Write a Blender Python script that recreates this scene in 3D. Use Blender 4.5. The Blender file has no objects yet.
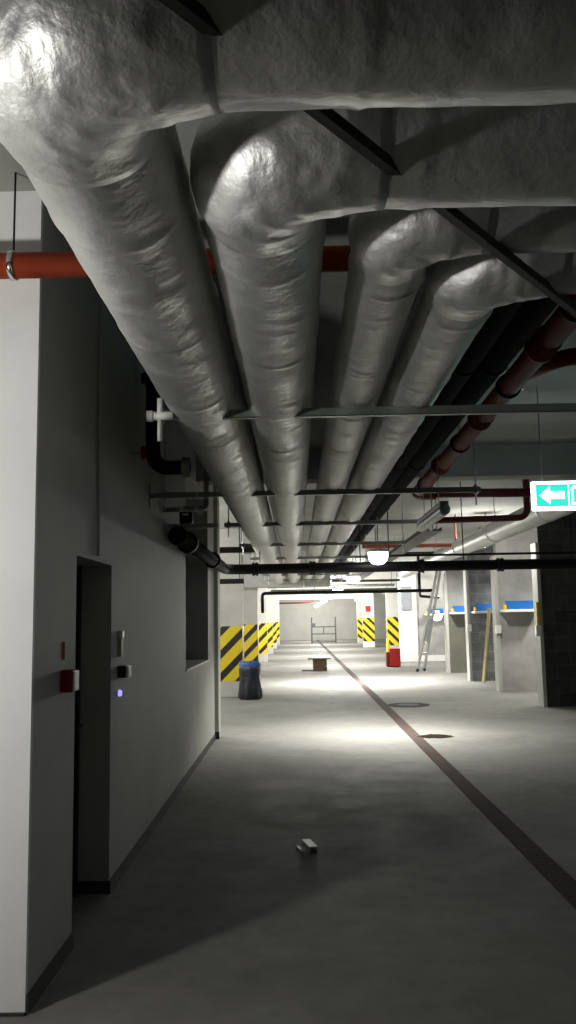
import bpy, bmesh, math, random
from mathutils import Vector, Matrix, noise
random.seed(7)
SC = bpy.context.scene
COL = SC.collection
PI = math.pi
H = 1.65
CEIL = 3.72

# ------------------------------------------------------------------ materials
def nodes(name):
    m = bpy.data.materials.new(name); m.use_nodes = True
    nt = m.node_tree; nt.nodes.clear()
    out = nt.nodes.new('ShaderNodeOutputMaterial'); b = nt.nodes.new('ShaderNodeBsdfPrincipled')
    nt.links.new(b.outputs[0], out.inputs[0])
    return m, nt, b
def L(nt, a, b): nt.links.new(a, b)
def coord(nt, kind='Object', scale=(1, 1, 1)):
    t = nt.nodes.new('ShaderNodeTexCoord'); mp = nt.nodes.new('ShaderNodeMapping')
    mp.inputs['Scale'].default_value = scale
    L(nt, t.outputs[kind], mp.inputs[0]); return mp.outputs[0]
def geo(nt, scale=(1, 1, 1)):
    t = nt.nodes.new('ShaderNodeNewGeometry'); mp = nt.nodes.new('ShaderNodeMapping')
    mp.inputs['Scale'].default_value = scale
    L(nt, t.outputs['Position'], mp.inputs[0]); return mp.outputs[0]
def noi(nt, vec, scale, detail=4, rough=.55, dist=0):
    n = nt.nodes.new('ShaderNodeTexNoise'); n.inputs['Scale'].default_value = scale
    n.inputs['Detail'].default_value = detail; n.inputs['Roughness'].default_value = rough
    n.inputs['Distortion'].default_value = dist
    L(nt, vec, n.inputs['Vector']); return n.outputs['Fac']
def ramp(nt, fac, stops):
    r = nt.nodes.new('ShaderNodeValToRGB'); e = r.color_ramp.elements
    while len(e) < len(stops): e.new(.5)
    for k, (p, c) in enumerate(stops):
        e[k].position = p; e[k].color = (c[0], c[1], c[2], 1) if hasattr(c, '__len__') else (c, c, c, 1)
    L(nt, fac, r.inputs[0]); return r.outputs[0]
def bump(nt, b, h, strength=.3, dist=.01, prev=None):
    n = nt.nodes.new('ShaderNodeBump'); n.inputs['Strength'].default_value = strength
    n.inputs['Distance'].default_value = dist; L(nt, h, n.inputs['Height'])
    if prev is not None: L(nt, prev, n.inputs['Normal'])
    L(nt, n.outputs[0], b.inputs['Normal']); return n.outputs[0]
def setp(b, col=None, rough=.6, metal=0., spec=None):
    if col is not None: b.inputs['Base Color'].default_value = (*col, 1)
    b.inputs['Roughness'].default_value = rough; b.inputs['Metallic'].default_value = metal
    if spec is not None: b.inputs['Specular IOR Level'].default_value = spec
def mottled(name, c1, c2, scale=3, rough=.7, metal=0, bstr=.15, bscale=40, spec=.4, bdist=.004):
    m, nt, b = nodes(name); setp(b, None, rough, metal, spec)
    v = geo(nt)
    L(nt, ramp(nt, noi(nt, v, scale, 6, .6), [(.3, c1), (.7, c2)]), b.inputs['Base Color'])
    bump(nt, b, noi(nt, v, bscale, 3), bstr, bdist)
    return m
M = {}
M['wall_paint'] = mottled('grey_plaster', (.37, .37, .335), (.44, .44, .40), 1.3, .75)
M['ceiling'] = mottled('ceiling_concrete', (.27, .28, .255), (.39, .39, .365), 1.1, .9, bstr=.3, bscale=14)
M['concrete'] = mottled('column_concrete', (.5, .49, .46), (.62, .61, .57), 2.2, .8, bstr=.25)
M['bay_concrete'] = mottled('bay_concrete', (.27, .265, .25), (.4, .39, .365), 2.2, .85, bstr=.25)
M['white_paint'] = mottled('white_paint', (.74, .74, .72), (.82, .82, .8), 2, .7)
M['olive'] = mottled('olive_shelf_shade', (.13, .13, .10), (.18, .18, .14), 2, .8)  # dark tone standing in for the shade under the shelf
M['black'] = mottled('black_pipe_paint', (.007, .007, .008), (.012, .012, .013), 4, .5, bstr=.08, spec=.2)
M['rubber'] = mottled('black_rubber_foam', (.008, .008, .009), (.014, .014, .015), 4, .95, bstr=.1, spec=.1)
M['base'] = mottled('dark_baseboard_tile', (.03, .03, .03), (.05, .05, .05), 6, .6)
M['red_pipe'] = mottled('red_oxide_pipe', (.36, .045, .015), (.46, .07, .025), 3, .5, bstr=.1)
M['rust_pipe'] = mottled('brown_red_pipe', (.15, .022, .012), (.24, .045, .024), 5, .6, bstr=.15, spec=.2)
M['dark_red'] = mottled('dark_red_pipe', (.09, .012, .01), (.13, .02, .015), 4, .5)
M['pale_red'] = mottled('pale_red_pipe', (.5, .12, .08), (.58, .17, .11), 4, .5)
M['galv'] = mottled('galvanised_steel', (.26, .29, .26), (.38, .41, .37), 9, .42, .75, bstr=.1, spec=.5)
M['chrome'] = mottled('chromed_steel', (.7, .7, .72), (.8, .8, .8), 5, .2, 1)
M['alu'] = mottled('aluminium', (.6, .6, .6), (.7, .7, .7), 6, .38, .8)
M['duct'] = mottled('bright_duct_sheet', (.66, .66, .64), (.74, .74, .72), 2, .42, .25)
M['red'] = mottled('signal_red', (.5, .012, .01), (.6, .02, .015), 4, .45)
M['darkred_box'] = mottled('maroon_plastic', (.16, .01, .01), (.22, .015, .012), 4, .5)
M['black_plastic'] = mottled('black_plastic', (.012, .012, .014), (.02, .02, .02), 8, .4)
M['white_plastic'] = mottled('white_plastic', (.78, .78, .76), (.85, .85, .82), 8, .4)
M['beige'] = mottled('beige_plastic', (.5, .48, .28), (.56, .54, .34), 8, .5)
M['door'] = mottled('grey_green_door', (.16, .18, .16), (.2, .22, .2), 2, .5)
M['glassdark'] = mottled('dark_shutter', (.03, .035, .034), (.05, .055, .052), 3, .35)
M['wood'] = mottled('brown_chipboard', (.1, .065, .045), (.17, .11, .08), 9, .8)
M['plank'] = mottled('pale_timber', (.42, .34, .17), (.54, .44, .24), 8, .75)
M['blue'] = mottled('blue_board', (.01, .12, .42), (.015, .16, .5), 5, .5)
M['yellow'] = mottled('yellow_paint', (.75, .55, .02), (.85, .63, .03), 5, .5)
M['white_board'] = mottled('white_board', (.76, .77, .76), (.84, .84, .83), 4, .5)
M['bag'] = mottled('black_bin_bag', (.012, .014, .02), (.03, .034, .045), 10, .32, bstr=.6, bscale=26, bdist=.02)
M['bluebag'] = mottled('blue_bin_liner', (.03, .09, .3), (.06, .15, .4), 10, .4, bstr=.5)
M['grime'] = mottled('dark_wet_rag', (.014, .011, .008), (.03, .024, .018), 12, .9, spec=.05)
M['drain_edge'] = mottled('drain_edge', (.06, .05, .045), (.10, .085, .075), 10, .9, spec=.05)
M['lid'] = mottled('manhole_lid', (.11, .11, .10), (.17, .17, .155), 5, .9, spec=.05)
M['lid_rim'] = mottled('manhole_rim', (.03, .03, .028), (.06, .06, .055), 5, .9, spec=.05)
M['cast'] = mottled('cast_iron', (.06, .06, .055), (.12, .12, .11), 14, .6, .4)
M['steel_grey'] = mottled('grey_cabinet', (.22, .23, .25), (.28, .29, .31), 4, .5)
M['offwhite_trim'] = mottled('offwhite_profile', (.62, .62, .56), (.72, .72, .66), 5, .5)

# floor: trowelled concrete slab with stains and dust
def floor_mat():
    m, nt, b = nodes('concrete_floor'); setp(b, None, .8, 0, .15)
    v = geo(nt)
    big = noi(nt, v, .55, 7, .62, .4); fine = noi(nt, v, 7, 6, .65)
    c1 = ramp(nt, big, [(.25, (.19, .185, .165)), (.55, (.26, .256, .235)), (.8, (.32, .315, .29))])
    c2 = ramp(nt, fine, [(.3, .74), (.7, 1.0)])
    mx = nt.nodes.new('ShaderNodeMixRGB'); mx.blend_type = 'MULTIPLY'; mx.inputs[0].default_value = .8
    L(nt, c1, mx.inputs[1]); L(nt, c2, mx.inputs[2]); L(nt, mx.outputs[0], b.inputs['Base Color'])
    L(nt, ramp(nt, noi(nt, v, 2.2, 5), [(.3, .72), (.7, .92)]), b.inputs['Roughness'])
    bump(nt, b, fine, .2, .006)
    return m
M['floor'] = floor_mat()

# aluminium foil jacket: crinkled, semi-matt
def foil_mat():
    m, nt, b = nodes('crinkled_foil'); setp(b, None, .4, .86)
    v = coord(nt, 'Object')
    L(nt, ramp(nt, noi(nt, v, 2.5, 5, .6), [(.3, (.56, .56, .54)), (.7, (.70, .70, .68))]), b.inputs['Base Color'])
    L(nt, ramp(nt, noi(nt, v, 7, 4), [(.3, .44), (.7, .6)]), b.inputs['Roughness'])
    n1 = bump(nt, b, noi(nt, v, 8, 3, .5, .2), .5, .016)
    vo = nt.nodes.new('ShaderNodeTexVoronoi'); vo.feature = 'DISTANCE_TO_EDGE'; vo.inputs['Scale'].default_value = 11
    mp = coord(nt, 'Object', (1, .6, 1)); L(nt, mp, vo.inputs['Vector'])
    n2 = n1
    bump(nt, b, noi(nt, v, 30, 4, .6), .42, .007, n2)
    return m
M['foil'] = foil_mat()

def block_mat(name, c1, c2, mortar, axis='XZ'):
    m, nt, b = nodes(name); setp(b, None, .9, 0, .2)
    g = nt.nodes.new('ShaderNodeNewGeometry'); sx = nt.nodes.new('ShaderNodeSeparateXYZ'); cb = nt.nodes.new('ShaderNodeCombineXYZ')
    L(nt, g.outputs['Position'], sx.inputs[0]); L(nt, sx.outputs[0], cb.inputs[0]); L(nt, sx.outputs[2], cb.inputs[1])
    br = nt.nodes.new('ShaderNodeTexBrick'); br.offset = .5
    br.inputs['Scale'].default_value = 1; br.inputs['Brick Width'].default_value = .5; br.inputs['Row Height'].default_value = .25
    br.inputs['Mortar Size'].default_value = .012
    br.inputs['Color1'].default_value = (*c1, 1); br.inputs['Color2'].default_value = (*c2, 1); br.inputs['Mortar'].default_value = (*mortar, 1)
    L(nt, cb.outputs[0], br.inputs['Vector'])
    mx = nt.nodes.new('ShaderNodeMixRGB'); mx.blend_type = 'MULTIPLY'; mx.inputs[0].default_value = .7
    L(nt, br.outputs['Color'], mx.inputs[1]); L(nt, ramp(nt, noi(nt, geo(nt), 6, 5), [(.3, .6), (.7, 1.1)]), mx.inputs[2])
    L(nt, mx.outputs[0], b.inputs['Base Color'])
    bump(nt, b, br.outputs['Fac'], -.5, .008)
    return m
M['block_dark'] = block_mat('dark_block', (.055, .06, .055), (.085, .09, .085), (.10, .105, .095))
M['block_grey'] = block_mat('grey_block', (.2, .21, .22), (.29, .3, .3), (.33, .33, .32))

def hazard_mat(name, sign):
    m, nt, b = nodes(name); setp(b, None, .5, 0, .4)
    v = geo(nt)
    sx = nt.nodes.new('ShaderNodeSeparateXYZ'); L(nt, v, sx.inputs[0])
    def mth(op, a, c=None, clamp=False):
        n = nt.nodes.new('ShaderNodeMath'); n.operation = op
        for k, q in enumerate((a, c)):
            if q is None: continue
            if isinstance(q, (int, float)): n.inputs[k].default_value = q
            else: L(nt, q, n.inputs[k])
        return n.outputs[0]
    # diagonals measured on the flat faces: x + y run horizontally, z vertically
    h = mth('ADD', sx.outputs[0], mth('MULTIPLY', sx.outputs[1], 1.0))
    s = mth('ADD', mth('MULTIPLY', h, -sign), sx.outputs[2])
    f = mth('FRACT', mth('MULTIPLY', mth('ADD', s, 100.0 + HZ[name]), 1 / .49))
    k = mth('LESS_THAN', f, .4)
    mx = nt.nodes.new('ShaderNodeMixRGB'); L(nt, k, mx.inputs[0])
    mx.inputs[1].default_value = (.78, .60, .02, 1); mx.inputs[2].default_value = (.018, .017, .015, 1)
    L(nt, mx.outputs[0], b.inputs['Base Color']); return m
HZ = {'hazard_stripes_rising': .22, 'hazard_stripes_falling': .1}
M['haz_r'] = hazard_mat('hazard_stripes_rising', 1)
M['haz_f'] = hazard_mat('hazard_stripes_falling', -1)

def emit(name, col, strength):
    m, nt, b = nodes(name); setp(b, col, .4)
    b.inputs['Emission Color'].default_value = (*col, 1); b.inputs['Emission Strength'].default_value = strength
    return m
M['lamp_on'] = emit('lit_diffuser', (1, .97, 1), 9)
M['green_on'] = emit('lit_green_face', (.03, .72, .55), 1.15)
M['sign_white'] = emit('lit_white_face', (.8, 1, 1), 6)
M['far_sign'] = emit('lit_cyan_face', (.55, 1, .95), 3.5)
M['led'] = emit('blue_led', (.3, .25, 1), 1.6)
M['lamp_off'] = mottled('unlit_diffuser', (.36, .46, .36), (.42, .52, .42), 5, .35)

def grate_mat():
    m, nt, b = nodes('drain_grating'); setp(b, None, .9, 0, .05)
    g = geo(nt); w = nt.nodes.new('ShaderNodeTexWave'); w.bands_direction = 'Y'; w.inputs['Scale'].default_value = 9
    L(nt, g, w.inputs['Vector'])
    L(nt, ramp(nt, w.outputs['Fac'], [(.35, (.035, .022, .02)), (.6, (.12, .092, .08))]), b.inputs['Base Color'])
    return m
M['grate'] = grate_mat()

# ------------------------------------------------------------------ object helpers
def wloc(o):
    v = Vector((0, 0, 0))
    while o is not None: v += o.location; o = o.parent
    return v
def obj(name, bm, mat, parent=None, smooth=False, bevel=0, origin=None):
    bmesh.ops.recalc_face_normals(bm, faces=bm.faces)
    me = bpy.data.meshes.new(name)
    if parent is not None: off = wloc(parent)
    elif origin is not None: off = Vector(origin)
    else:
        xs = [v.co.x for v in bm.verts]; ys = [v.co.y for v in bm.verts]; zs = [v.co.z for v in bm.verts]
        off = Vector(((min(xs) + max(xs)) / 2, (min(ys) + max(ys)) / 2, min(zs)))
    for v in bm.verts: v.co -= off
    if smooth:
        for f in bm.faces: f.smooth = True
    bm.to_mesh(me); bm.free()
    o = bpy.data.objects.new(name, me); COL.objects.link(o)
    if parent is not None: o.parent = parent
    else: o.location = off
    me.materials.append(M[mat] if isinstance(mat, str) else mat)
    if bevel:
        md = o.modifiers.new('bevel', 'BEVEL'); md.width = bevel; md.segments = 2; md.limit_method = 'ANGLE'
    return o
def tag(o, label, cat, group=None):
    o['label'] = label; o['category'] = cat
    if group: o['group'] = group
    return o
def thing(name, label, cat, loc, group=None):
    o = bpy.data.objects.new(name, None); COL.objects.link(o); o.location = loc; o.empty_display_size = .1
    return tag(o, label, cat, group)
def struct(name, bm, mat, parent=None, bevel=0):
    o = obj(name, bm, mat, parent, bevel=bevel)
    if parent is None: o['kind'] = 'structure'
    return o
def box(bm, x0, x1, y0, y1, z0, z1):
    vs = [bm.verts.new((x, y, z)) for z in (z0, z1) for y in (y0, y1) for x in (x0, x1)]
    for q in ((0, 2, 3, 1), (4, 5, 7, 6), (0, 1, 5, 4), (2, 6, 7, 3), (0, 4, 6, 2), (1, 3, 7, 5)):
        bm.faces.new([vs[k] for k in q])
    return vs
def B(*boxes):
    bm = bmesh.new()
    for b in boxes: box(bm, *b)
    return bm
def tube(bm, pts, r, n=20, cap=True, rf=None):
    """sweep a circle along points; rf(s, a, p) -> radius"""
    pts = [Vector(p) for p in pts]; rings = []; s = 0
    t0 = (pts[1] - pts[0]).normalized()
    up = Vector((0, 0, 1)) if abs(t0.z) < .9 else Vector((1, 0, 0))
    side = t0.cross(up).normalized()
    for i, p in enumerate(pts):
        if i == 0: t = t0
        elif i == len(pts) - 1: t = (pts[i] - pts[i - 1]).normalized()
        else: t = ((pts[i] - pts[i - 1]).normalized() + (pts[i + 1] - pts[i]).normalized()).normalized()
        side = (side - t * side.dot(t)).normalized(); u = side.cross(t)
        if i: s += (p - pts[i - 1]).length
        ring = []
        for k in range(n):
            a = 2 * PI * k / n; d = side * math.cos(a) + u * math.sin(a)
            rr = rf(s, a, p + d * r) if rf else r
            ring.append(bm.verts.new(p + d * rr))
        rings.append(ring)
    for a, b in zip(rings, rings[1:]):
        for k in range(n): bm.faces.new((a[k], a[(k + 1) % n], b[(k + 1) % n], b[k]))
    if cap: bm.faces.new(rings[0][::-1]); bm.faces.new(rings[-1])
    return bm
def T(*segs, n=16):
    bm = bmesh.new()
    for pts, r in segs: tube(bm, pts, r, n)
    return bm
def arc(c, p0, p1, n=12):
    """quarter arc from p0 to p1 about c"""
    c, p0, p1 = Vector(c), Vector(p0), Vector(p1)
    return [c + (p0 - c) * math.cos(t) + (p1 - c) * math.sin(t) for t in [PI / 2 * k / n for k in range(n + 1)]]
def bend(pts, rad=.1, n=8):
    """round the corners of a polyline"""
    pts = [Vector(p) for p in pts]; out = [pts[0]]
    for a, b, c in zip(pts, pts[1:], pts[2:]):
        u = (a - b).normalized(); v = (c - b).normalized()
        p0, p1 = b + u * rad, b + v * rad
        for k in range(n + 1):
            t = k / n; out.append(p0 * (1 - t) ** 2 + b * 2 * t * (1 - t) + p1 * t * t)
    out.append(pts[-1]); return out
def lathe(bm, prof, c, n=32, axis='z'):
    c = Vector(c); rings = []
    for r, h in prof:
        ring = []
        for k in range(n):
            a = 2 * PI * k / n; x, y = r * math.cos(a), r * math.sin(a)
            ring.append(bm.verts.new(c + (Vector((x, y, h)) if axis == 'z' else Vector((x, h, y)) if axis == 'y' else Vector((h, x, y)))))
        rings.append(ring)
    for a, b in zip(rings, rings[1:]):
        for k in range(n): bm.faces.new((a[k], a[(k + 1) % n], b[(k + 1) % n], b[k]))
    bm.faces.new(rings[0]); bm.faces.new(rings[-1]); return bm
def kids(o): return [c for c in bpy.data.objects if c.parent == o]
def copy_tree(o, loc, label=None):
    c = o.copy(); COL.objects.link(c); c.location = loc
    if label: c['label'] = label
    for ch in kids(o):
        d = ch.copy(); COL.objects.link(d); d.parent = c
        for g in kids(ch):
            e = g.copy(); COL.objects.link(e); e.parent = d
    return c

# ------------------------------------------------------------------ the shell
XL, XR, YB, YF = -8.0, 8.6, -5.0, 70.0
struct('floor', B((XL, XR, YB, YF, -.2, 0)), 'floor')
struct('ceiling', B((XL, XR, YB, YF, CEIL, CEIL + .2)), 'ceiling')
struct('wall_back', B((XL, XR, YF, YF + .25, 0, CEIL)), 'wall_paint')
struct('wall_front', B((XL, XR, YB - .25, YB, 0, CEIL)), 'wall_paint')
struct('wall_right', B((XR, XR + .25, YB, YF, 0, CEIL)), 'wall_paint')
struct('wall_far_left', B((XL - .25, XL, YB, YF, 0, CEIL)), 'wall_paint')

# left corridor wall: block of rooms, its white end faces the camera
WX = -1.19; W0 = 3.85; W1 = 12.3
DN, DF, DH = 4.60, 5.48, 2.02       # door recess
ON, OF, OS = 9.15, 11.45, 1.13      # high opening
wall_l = B((XL, WX, W0, W0 + .0001 + .25, 0, CEIL))
bm = bmesh.new()
box(bm, XL, WX, W0 + .03, W0 + .25, 0, CEIL)
box(bm, WX - .5, WX, W0 + .25, DN, 0, CEIL)
box(bm, WX - .5, WX, DN, DF, DH, CEIL)
box(bm, WX - .5, WX - .26, DN, DF, 0, DH)
box(bm, WX - .5, WX, DF, ON, 0, CEIL)
box(bm, WX - .5, WX, ON, OF, 0, OS)
box(bm, WX - .5, WX, ON, OF, 3.3, CEIL)
box(bm, WX - .5, WX - .34, ON, OF, OS, 3.3)
box(bm, WX - .5, WX, OF, W1, 0, CEIL)
box(bm, XL, WX - .02, W1, W1 + .25, 0, CEIL)
bmesh.ops.remove_doubles(bm, verts=bm.verts, dist=1e-5)
wall_l.free()
struct('wall_left', bm, 'wall_paint')
struct('wall_end', B((XL, WX, W0, W0 + .03, 0, CEIL)), 'white_paint')
struct('trim_1', B((-1.29, -1.135, W1, W1 + .35, 0, CEIL)), 'wall_paint')
bbl = bmesh.new()
box(bbl, WX, WX + .012, W0, DN, 0, .075); box(bbl, WX, WX + .012, DF, W1, 0, .075)
box(bbl, WX - .25, WX + .012, DF - .012, DF, 0, .075)
struct('baseboard_left', bbl, 'base')
struct('baseboard_near', B((XL, WX, W0 - .012, W0, 0, .012)), 'base')
struct('baseboard_end', B((-1.30, -1.125, W1 - .012, W1 - .0005, 0, .1)), 'base')
# opening with shutter, sill
bm = bmesh.new()
for k in range(14):
    y0 = OS + .0 + k * (3.3 - OS) / 14
    box(bm, WX - .335, WX - .30 + .01 * (k % 2), ON, OF, y0, y0 + (3.3 - OS) / 14)
wn = struct('window_1', bm, 'glassdark')
obj('window_sill', B((WX - .33, WX + .015, ON - .02, OF + .02, OS, OS + .02)), 'offwhite_trim', wn)
# door in the recess
d = struct('door_1', B((WX - .255, WX - .215, DN + .05, DF - .06, .01, DH - .06)), 'door')
bm = bmesh.new()
box(bm, WX - .258, WX - .19, DN + .001, DN + .05, 0, DH - .001); box(bm, WX - .258, WX - .19, DF - .06, DF - .013, 0, DH - .001)
box(bm, WX - .258, WX - .19, DN + .05, DF - .06, DH - .06, DH - .001)
obj('door_frame', bm, 'black_plastic', d)
bm = T((bend([(WX - .22, DF - .13, 1.03), (WX - .15, DF - .13, 1.03), (WX - .15, DF - .26, 1.03)], .015, 4), .011), n=12)
lathe(bm, [(.026, 0), (.026, .012)], (WX - .216, DF - .13, 1.03), 20, 'x')
obj('door_handle', bm, 'black_plastic', d)
# thin surface conduit above the door
tag(obj('cable_conduit', T(([(WX + .01, 5.06, 2.05), (WX + .01, 5.06, 3.71)], .009), n=10), 'wall_paint'),
    'thin grey conduit running up the dark left wall above the door recess', 'conduit')

# call point and card reader
t = thing('fire_call_point', 'small red call point on the grey wall just before the door recess', 'fire alarm button', (WX, 4.36, 1.31))
obj('back_box', B((WX, WX + .062, 4.31, 4.41, 1.31, 1.42)), 'darkred_box', t, bevel=.006)
obj('front_cover', B((WX + .062, WX + .072, 4.315, 4.405, 1.315, 1.415)), 'white_plastic', t, bevel=.004)['label'] = 'white front cover'
tag(obj('sticker', B((WX, WX + .003, 4.34, 4.38, 1.47, 1.56)), mottled('rust_label', (.3, .11, .05), (.36, .16, .08), 9, .95, spec=0)), 'small rust coloured sticker on the wall above the red call point', 'sticker')
t = thing('card_reader', 'black access reader with white front and blue light right of the door recess', 'card reader', (WX, 5.72, 1.12))
obj('reader_body', B((WX, WX + .055, 5.68, 5.78, 1.29, 1.37)), 'black_plastic', t, bevel=.005)
obj('front_plate', B((WX + .055, WX + .075, 5.682, 5.778, 1.292, 1.368)), 'white_plastic', t, bevel=.004)['label'] = 'white front plate'
bm = lathe(bmesh.new(), [(.019, 0), (.022, .008), (.018, .02)], (WX, 5.72, 1.19), 20, 'x'); obj('status_light', bm, 'led', t)['label'] = 'glowing blue light'
t = thing('cable_trunking', 'short pale vertical cable cover on the wall above the black reader', 'cable cover', (WX, 5.72, 1.43))
obj('cover', B((WX, WX + .022, 5.70, 5.74, 1.43, 1.55)), 'beige', t, bevel=.004)
obj('end_box', B((WX, WX + .03, 5.69, 5.75, 1.55, 1.60)), 'white_plastic', t, bevel=.006)['label'] = 'white end box'

# ------------------------------------------------------------------ foil covered pipes
LE = [1]
def foil_pipe(x0, yc, r, z, rb, seed, label, yend=25.0, xend=8.58):
    root = thing('insulated_pipe', label, 'insulated pipe', (x0, yc, z), 'foil wrapped pipes under the ceiling')
    sd = Vector((seed * 7.3, seed * 3.1, seed))
    def rf_(amp, seam, off, elbow=False):
        def f(s, a, p):
            q = p + sd
            v = noise.noise(q * 5.0) * .55 + noise.noise(q * 13.0) * .28
            v += .16 * (1 - abs(noise.noise(Vector((q.x * 6, q.y * 11, q.z * 6)))) * 2)  # crinkle ridges
            k = (s + off) / seam; u = abs(k - round(k)) * seam
            j = noise.noise(Vector((round(k) * 1.7, a * .8, seed)))
            band = math.exp(-((u + j * .012) / .013) ** 2) * .006
            step = .0035 * noise.noise(Vector((math.floor(k) * 3.3, seed, 2)))
            extra = 0
            if elbow:
                w = min(1, s / .12, max(0, (LE[0] - s)) / .12)
                extra = .002 + (.012 + .007 * abs(noise.noise(q * 16.0))) * w
                v *= 1 + 1.0 * w
            return r * (1 + 0) + v * amp + band + step + extra
        return f
    def fin(lo, hi, ds):
        n = max(2, int(abs(hi - lo) / ds)); return [lo + (hi - lo) * k / n for k in range(n + 1)]
    # far to near, then round the elbow, then across to the right
    ys = fin(yend, 12, .15) + fin(12, 6, .05)[1:] + fin(6, yc + rb + .02, .018)[1:]
    bm = tube(bmesh.new(), [(x0, y, z) for y in ys], r, 88, True, rf_(.0075, .92, seed * .3))
    obj('straight_jacket', bm, 'foil', root, True)
    c = Vector((x0 + rb, yc + rb, z))
    pts = arc(c, (x0, yc + rb, z), (x0 + rb, yc, z), 40)
    pts = [Vector((x0, yc + rb + .10, z)), Vector((x0, yc + rb + .07, z)), Vector((x0, yc + rb + .035, z))] + pts + [Vector((x0 + rb + .035, yc, z)), Vector((x0 + rb + .07, yc, z)), Vector((x0 + rb + .10, yc, z))]
    LE[0] = sum((b2 - a2).length for a2, b2 in zip(pts, pts[1:]))
    bm = tube(bmesh.new(), pts, r, 100, True, rf_(.0075, 5, 2.5, True))
    obj('elbow_jacket', bm, 'foil', root, True)
    xs = fin(x0 + rb + .05, 3.2, .02) + fin(3.2, xend, .12)[1:]
    bm = tube(bmesh.new(), [(x, yc, z) for x in xs], r, 88, True, rf_(.0085, .85, seed * .21 + .3))
    obj('cross_jacket', bm, 'foil', root, True)
    return root
PZ = 2.90
foil_pipe(-.496, 1.58, .205, PZ, .255, 1, 'leftmost and thickest foil wrapped pipe, bending right nearest the camera')
foil_pipe(-.075, 2.07, .186, PZ, .225, 2, 'second foil wrapped pipe from the left, its bend in the middle of the frame')
foil_pipe(.344, 2.49, .133, PZ, .17, 3, 'third foil wrapped pipe from the left, slimmer, stained at its bend')
foil_pipe(.653, 2.82, .1425, PZ, .18, 4, 'rightmost foil wrapped pipe, beside the black pipes')

# trapeze hangers below the pipes
def hanger(y, x0, x1, label, zt=2.775):
    root = thing('trapeze_hanger', label, 'pipe hanger', ((x0 + x1) / 2, y, zt - .045), 'strut hangers under the foil pipes')
    bm = bmesh.new()
    box(bm, x0, x1, y - .021, y - .017, zt - .045, zt); box(bm, x0, x1, y + .017, y + .021, zt - .045, zt); box(bm, x0, x1, y - .021, y + .021, zt - .045, zt - .041)
    obj('channel', bm, 'galv', root)
    for x in (x0 + .05, x1 - .04):
        rod = obj('threaded_rod', T(([(x, y, zt - .16), (x, y, CEIL)], .0065), n=8), 'alu', root)
        obj('nut', lathe(bmesh.new(), [(.02, zt - .062), (.02, zt - .0455)], (x, y, 0), 6), 'alu', rod)
        obj('nut', lathe(bmesh.new(), [(.027, zt + .0005), (.027, zt + .005), (.017, zt + .006), (.017, zt + .02)], (x, y, 0), 6), 'alu', rod)
hanger(4.47, -.76, 1.62, 'strut hanger nearest the camera, crossing under the foil pipes, lit end painted white on its left')
hanger(7.35, -1.185, 1.62, 'second strut hanger from the camera, reaching the grey left wall')
hanger(9.75, -.82, 1.62, 'third strut hanger from the camera under the foil pipes')
hanger(12.45, -.82, 1.62, 'fourth strut hanger, just before the thick black cross pipe')
for k, y in enumerate((15.2, 18.0, 20.8, 23.6)):
    hanger(y, -.82, 1.3, ['first', 'second', 'third', 'fourth'][k] + ' strut hanger beyond the thick black cross pipe')
# white tee over the hanger end: its lit look put into the colour
t = thing('lit_hanger_end', 'hanger end left of the thickest foil pipe, its lit look painted white', 'hanger end', (-.71, 4.42, 2.70))
bm = T(([(-.71, 4.40, 2.60), (-.71, 4.40, 2.72)], .010), ([(-.75, 4.40, 2.735), (-.64, 4.40, 2.735)], .021), ([(-.71, 4.40, 2.74), (-.71, 4.40, 2.83)], .012))
obj('lit_end_body', bm, 'white_plastic', t, True)
bm = T(([(-.775, 4.40, 2.735), (-.745, 4.40, 2.735)], .03)); obj('end_cap', bm, 'white_plastic', t)
obj('mounting_clip', B((-.72, -.70, 4.40, 4.449, 2.728, 2.742)), 'white_plastic', t)

# black diagonal support bar (the jackets of the two thick pipes are wrapped around it)
a = Vector((-.55, .92, 2.75)); b_ = Vector((1.25, 3.27, 2.75)); dr = (b_ - a).normalized(); nr = Vector((dr.y, -dr.x, 0))
bm = bmesh.new(); vs = box(bm, 0, (b_ - a).length, -.013, .013, -.015, .015)
for v in vs: v.co = a + dr * v.co.x + nr * v.co.y + Vector((0, 0, v.co.z))
t = thing('support_bar', 'black steel bar crossing diagonally under the bends of the foil pipes', 'support bar', tuple(a))
obj('bar', bm, 'black_plastic', t)
for q in (.02, .98):
    p = a + (b_ - a) * q
    obj('hanger_rod', T(([(p.x, p.y, 2.76), (p.x, p.y, CEIL)], .008), n=8), 'galv', t)

# red pipe across, on the white wall end
RY = 3.68; RZ = 3.27
t = thing('fire_pipe', 'bright red pipe crossing in front of the white wall end, upper left', 'pipe', (-4, RY, RZ))
obj('pipe_run', T(([(-7.99, RY, RZ), (.58, RY, RZ)], .058), n=28), 'red_pipe', t, True)
bm = lathe(bmesh.new(), [(.064, -.02), (.066, -.015), (.066, .015), (.064, .02)], (.58, RY, RZ), 24, 'x'); obj('end_cap', bm, 'red_pipe', t)
def clamp_ring(x, y, z, r, axis, w=.012, th=.008, mat='chrome', parent=None, name='pipe_clamp'):
    bm = bmesh.new(); bmt = lathe(bm, [(r, -w), (r + th, -w), (r + th, w), (r, w), (r, -w)], (x, y, z), 32, axis)
    return bm
t = thing('pipe_clamp', 'chrome ring clamp and rod holding the red pipe on the white wall', 'pipe clamp', (-1.235, RY, RZ))
obj('ring', clamp_ring(-1.26, RY, RZ, .0585, 'x'), 'chrome', t, True)
obj('hanger_rod', T(([(-1.26, RY, RZ + .062), (-1.26, RY, CEIL)], .005), n=8), 'black', t)

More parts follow.
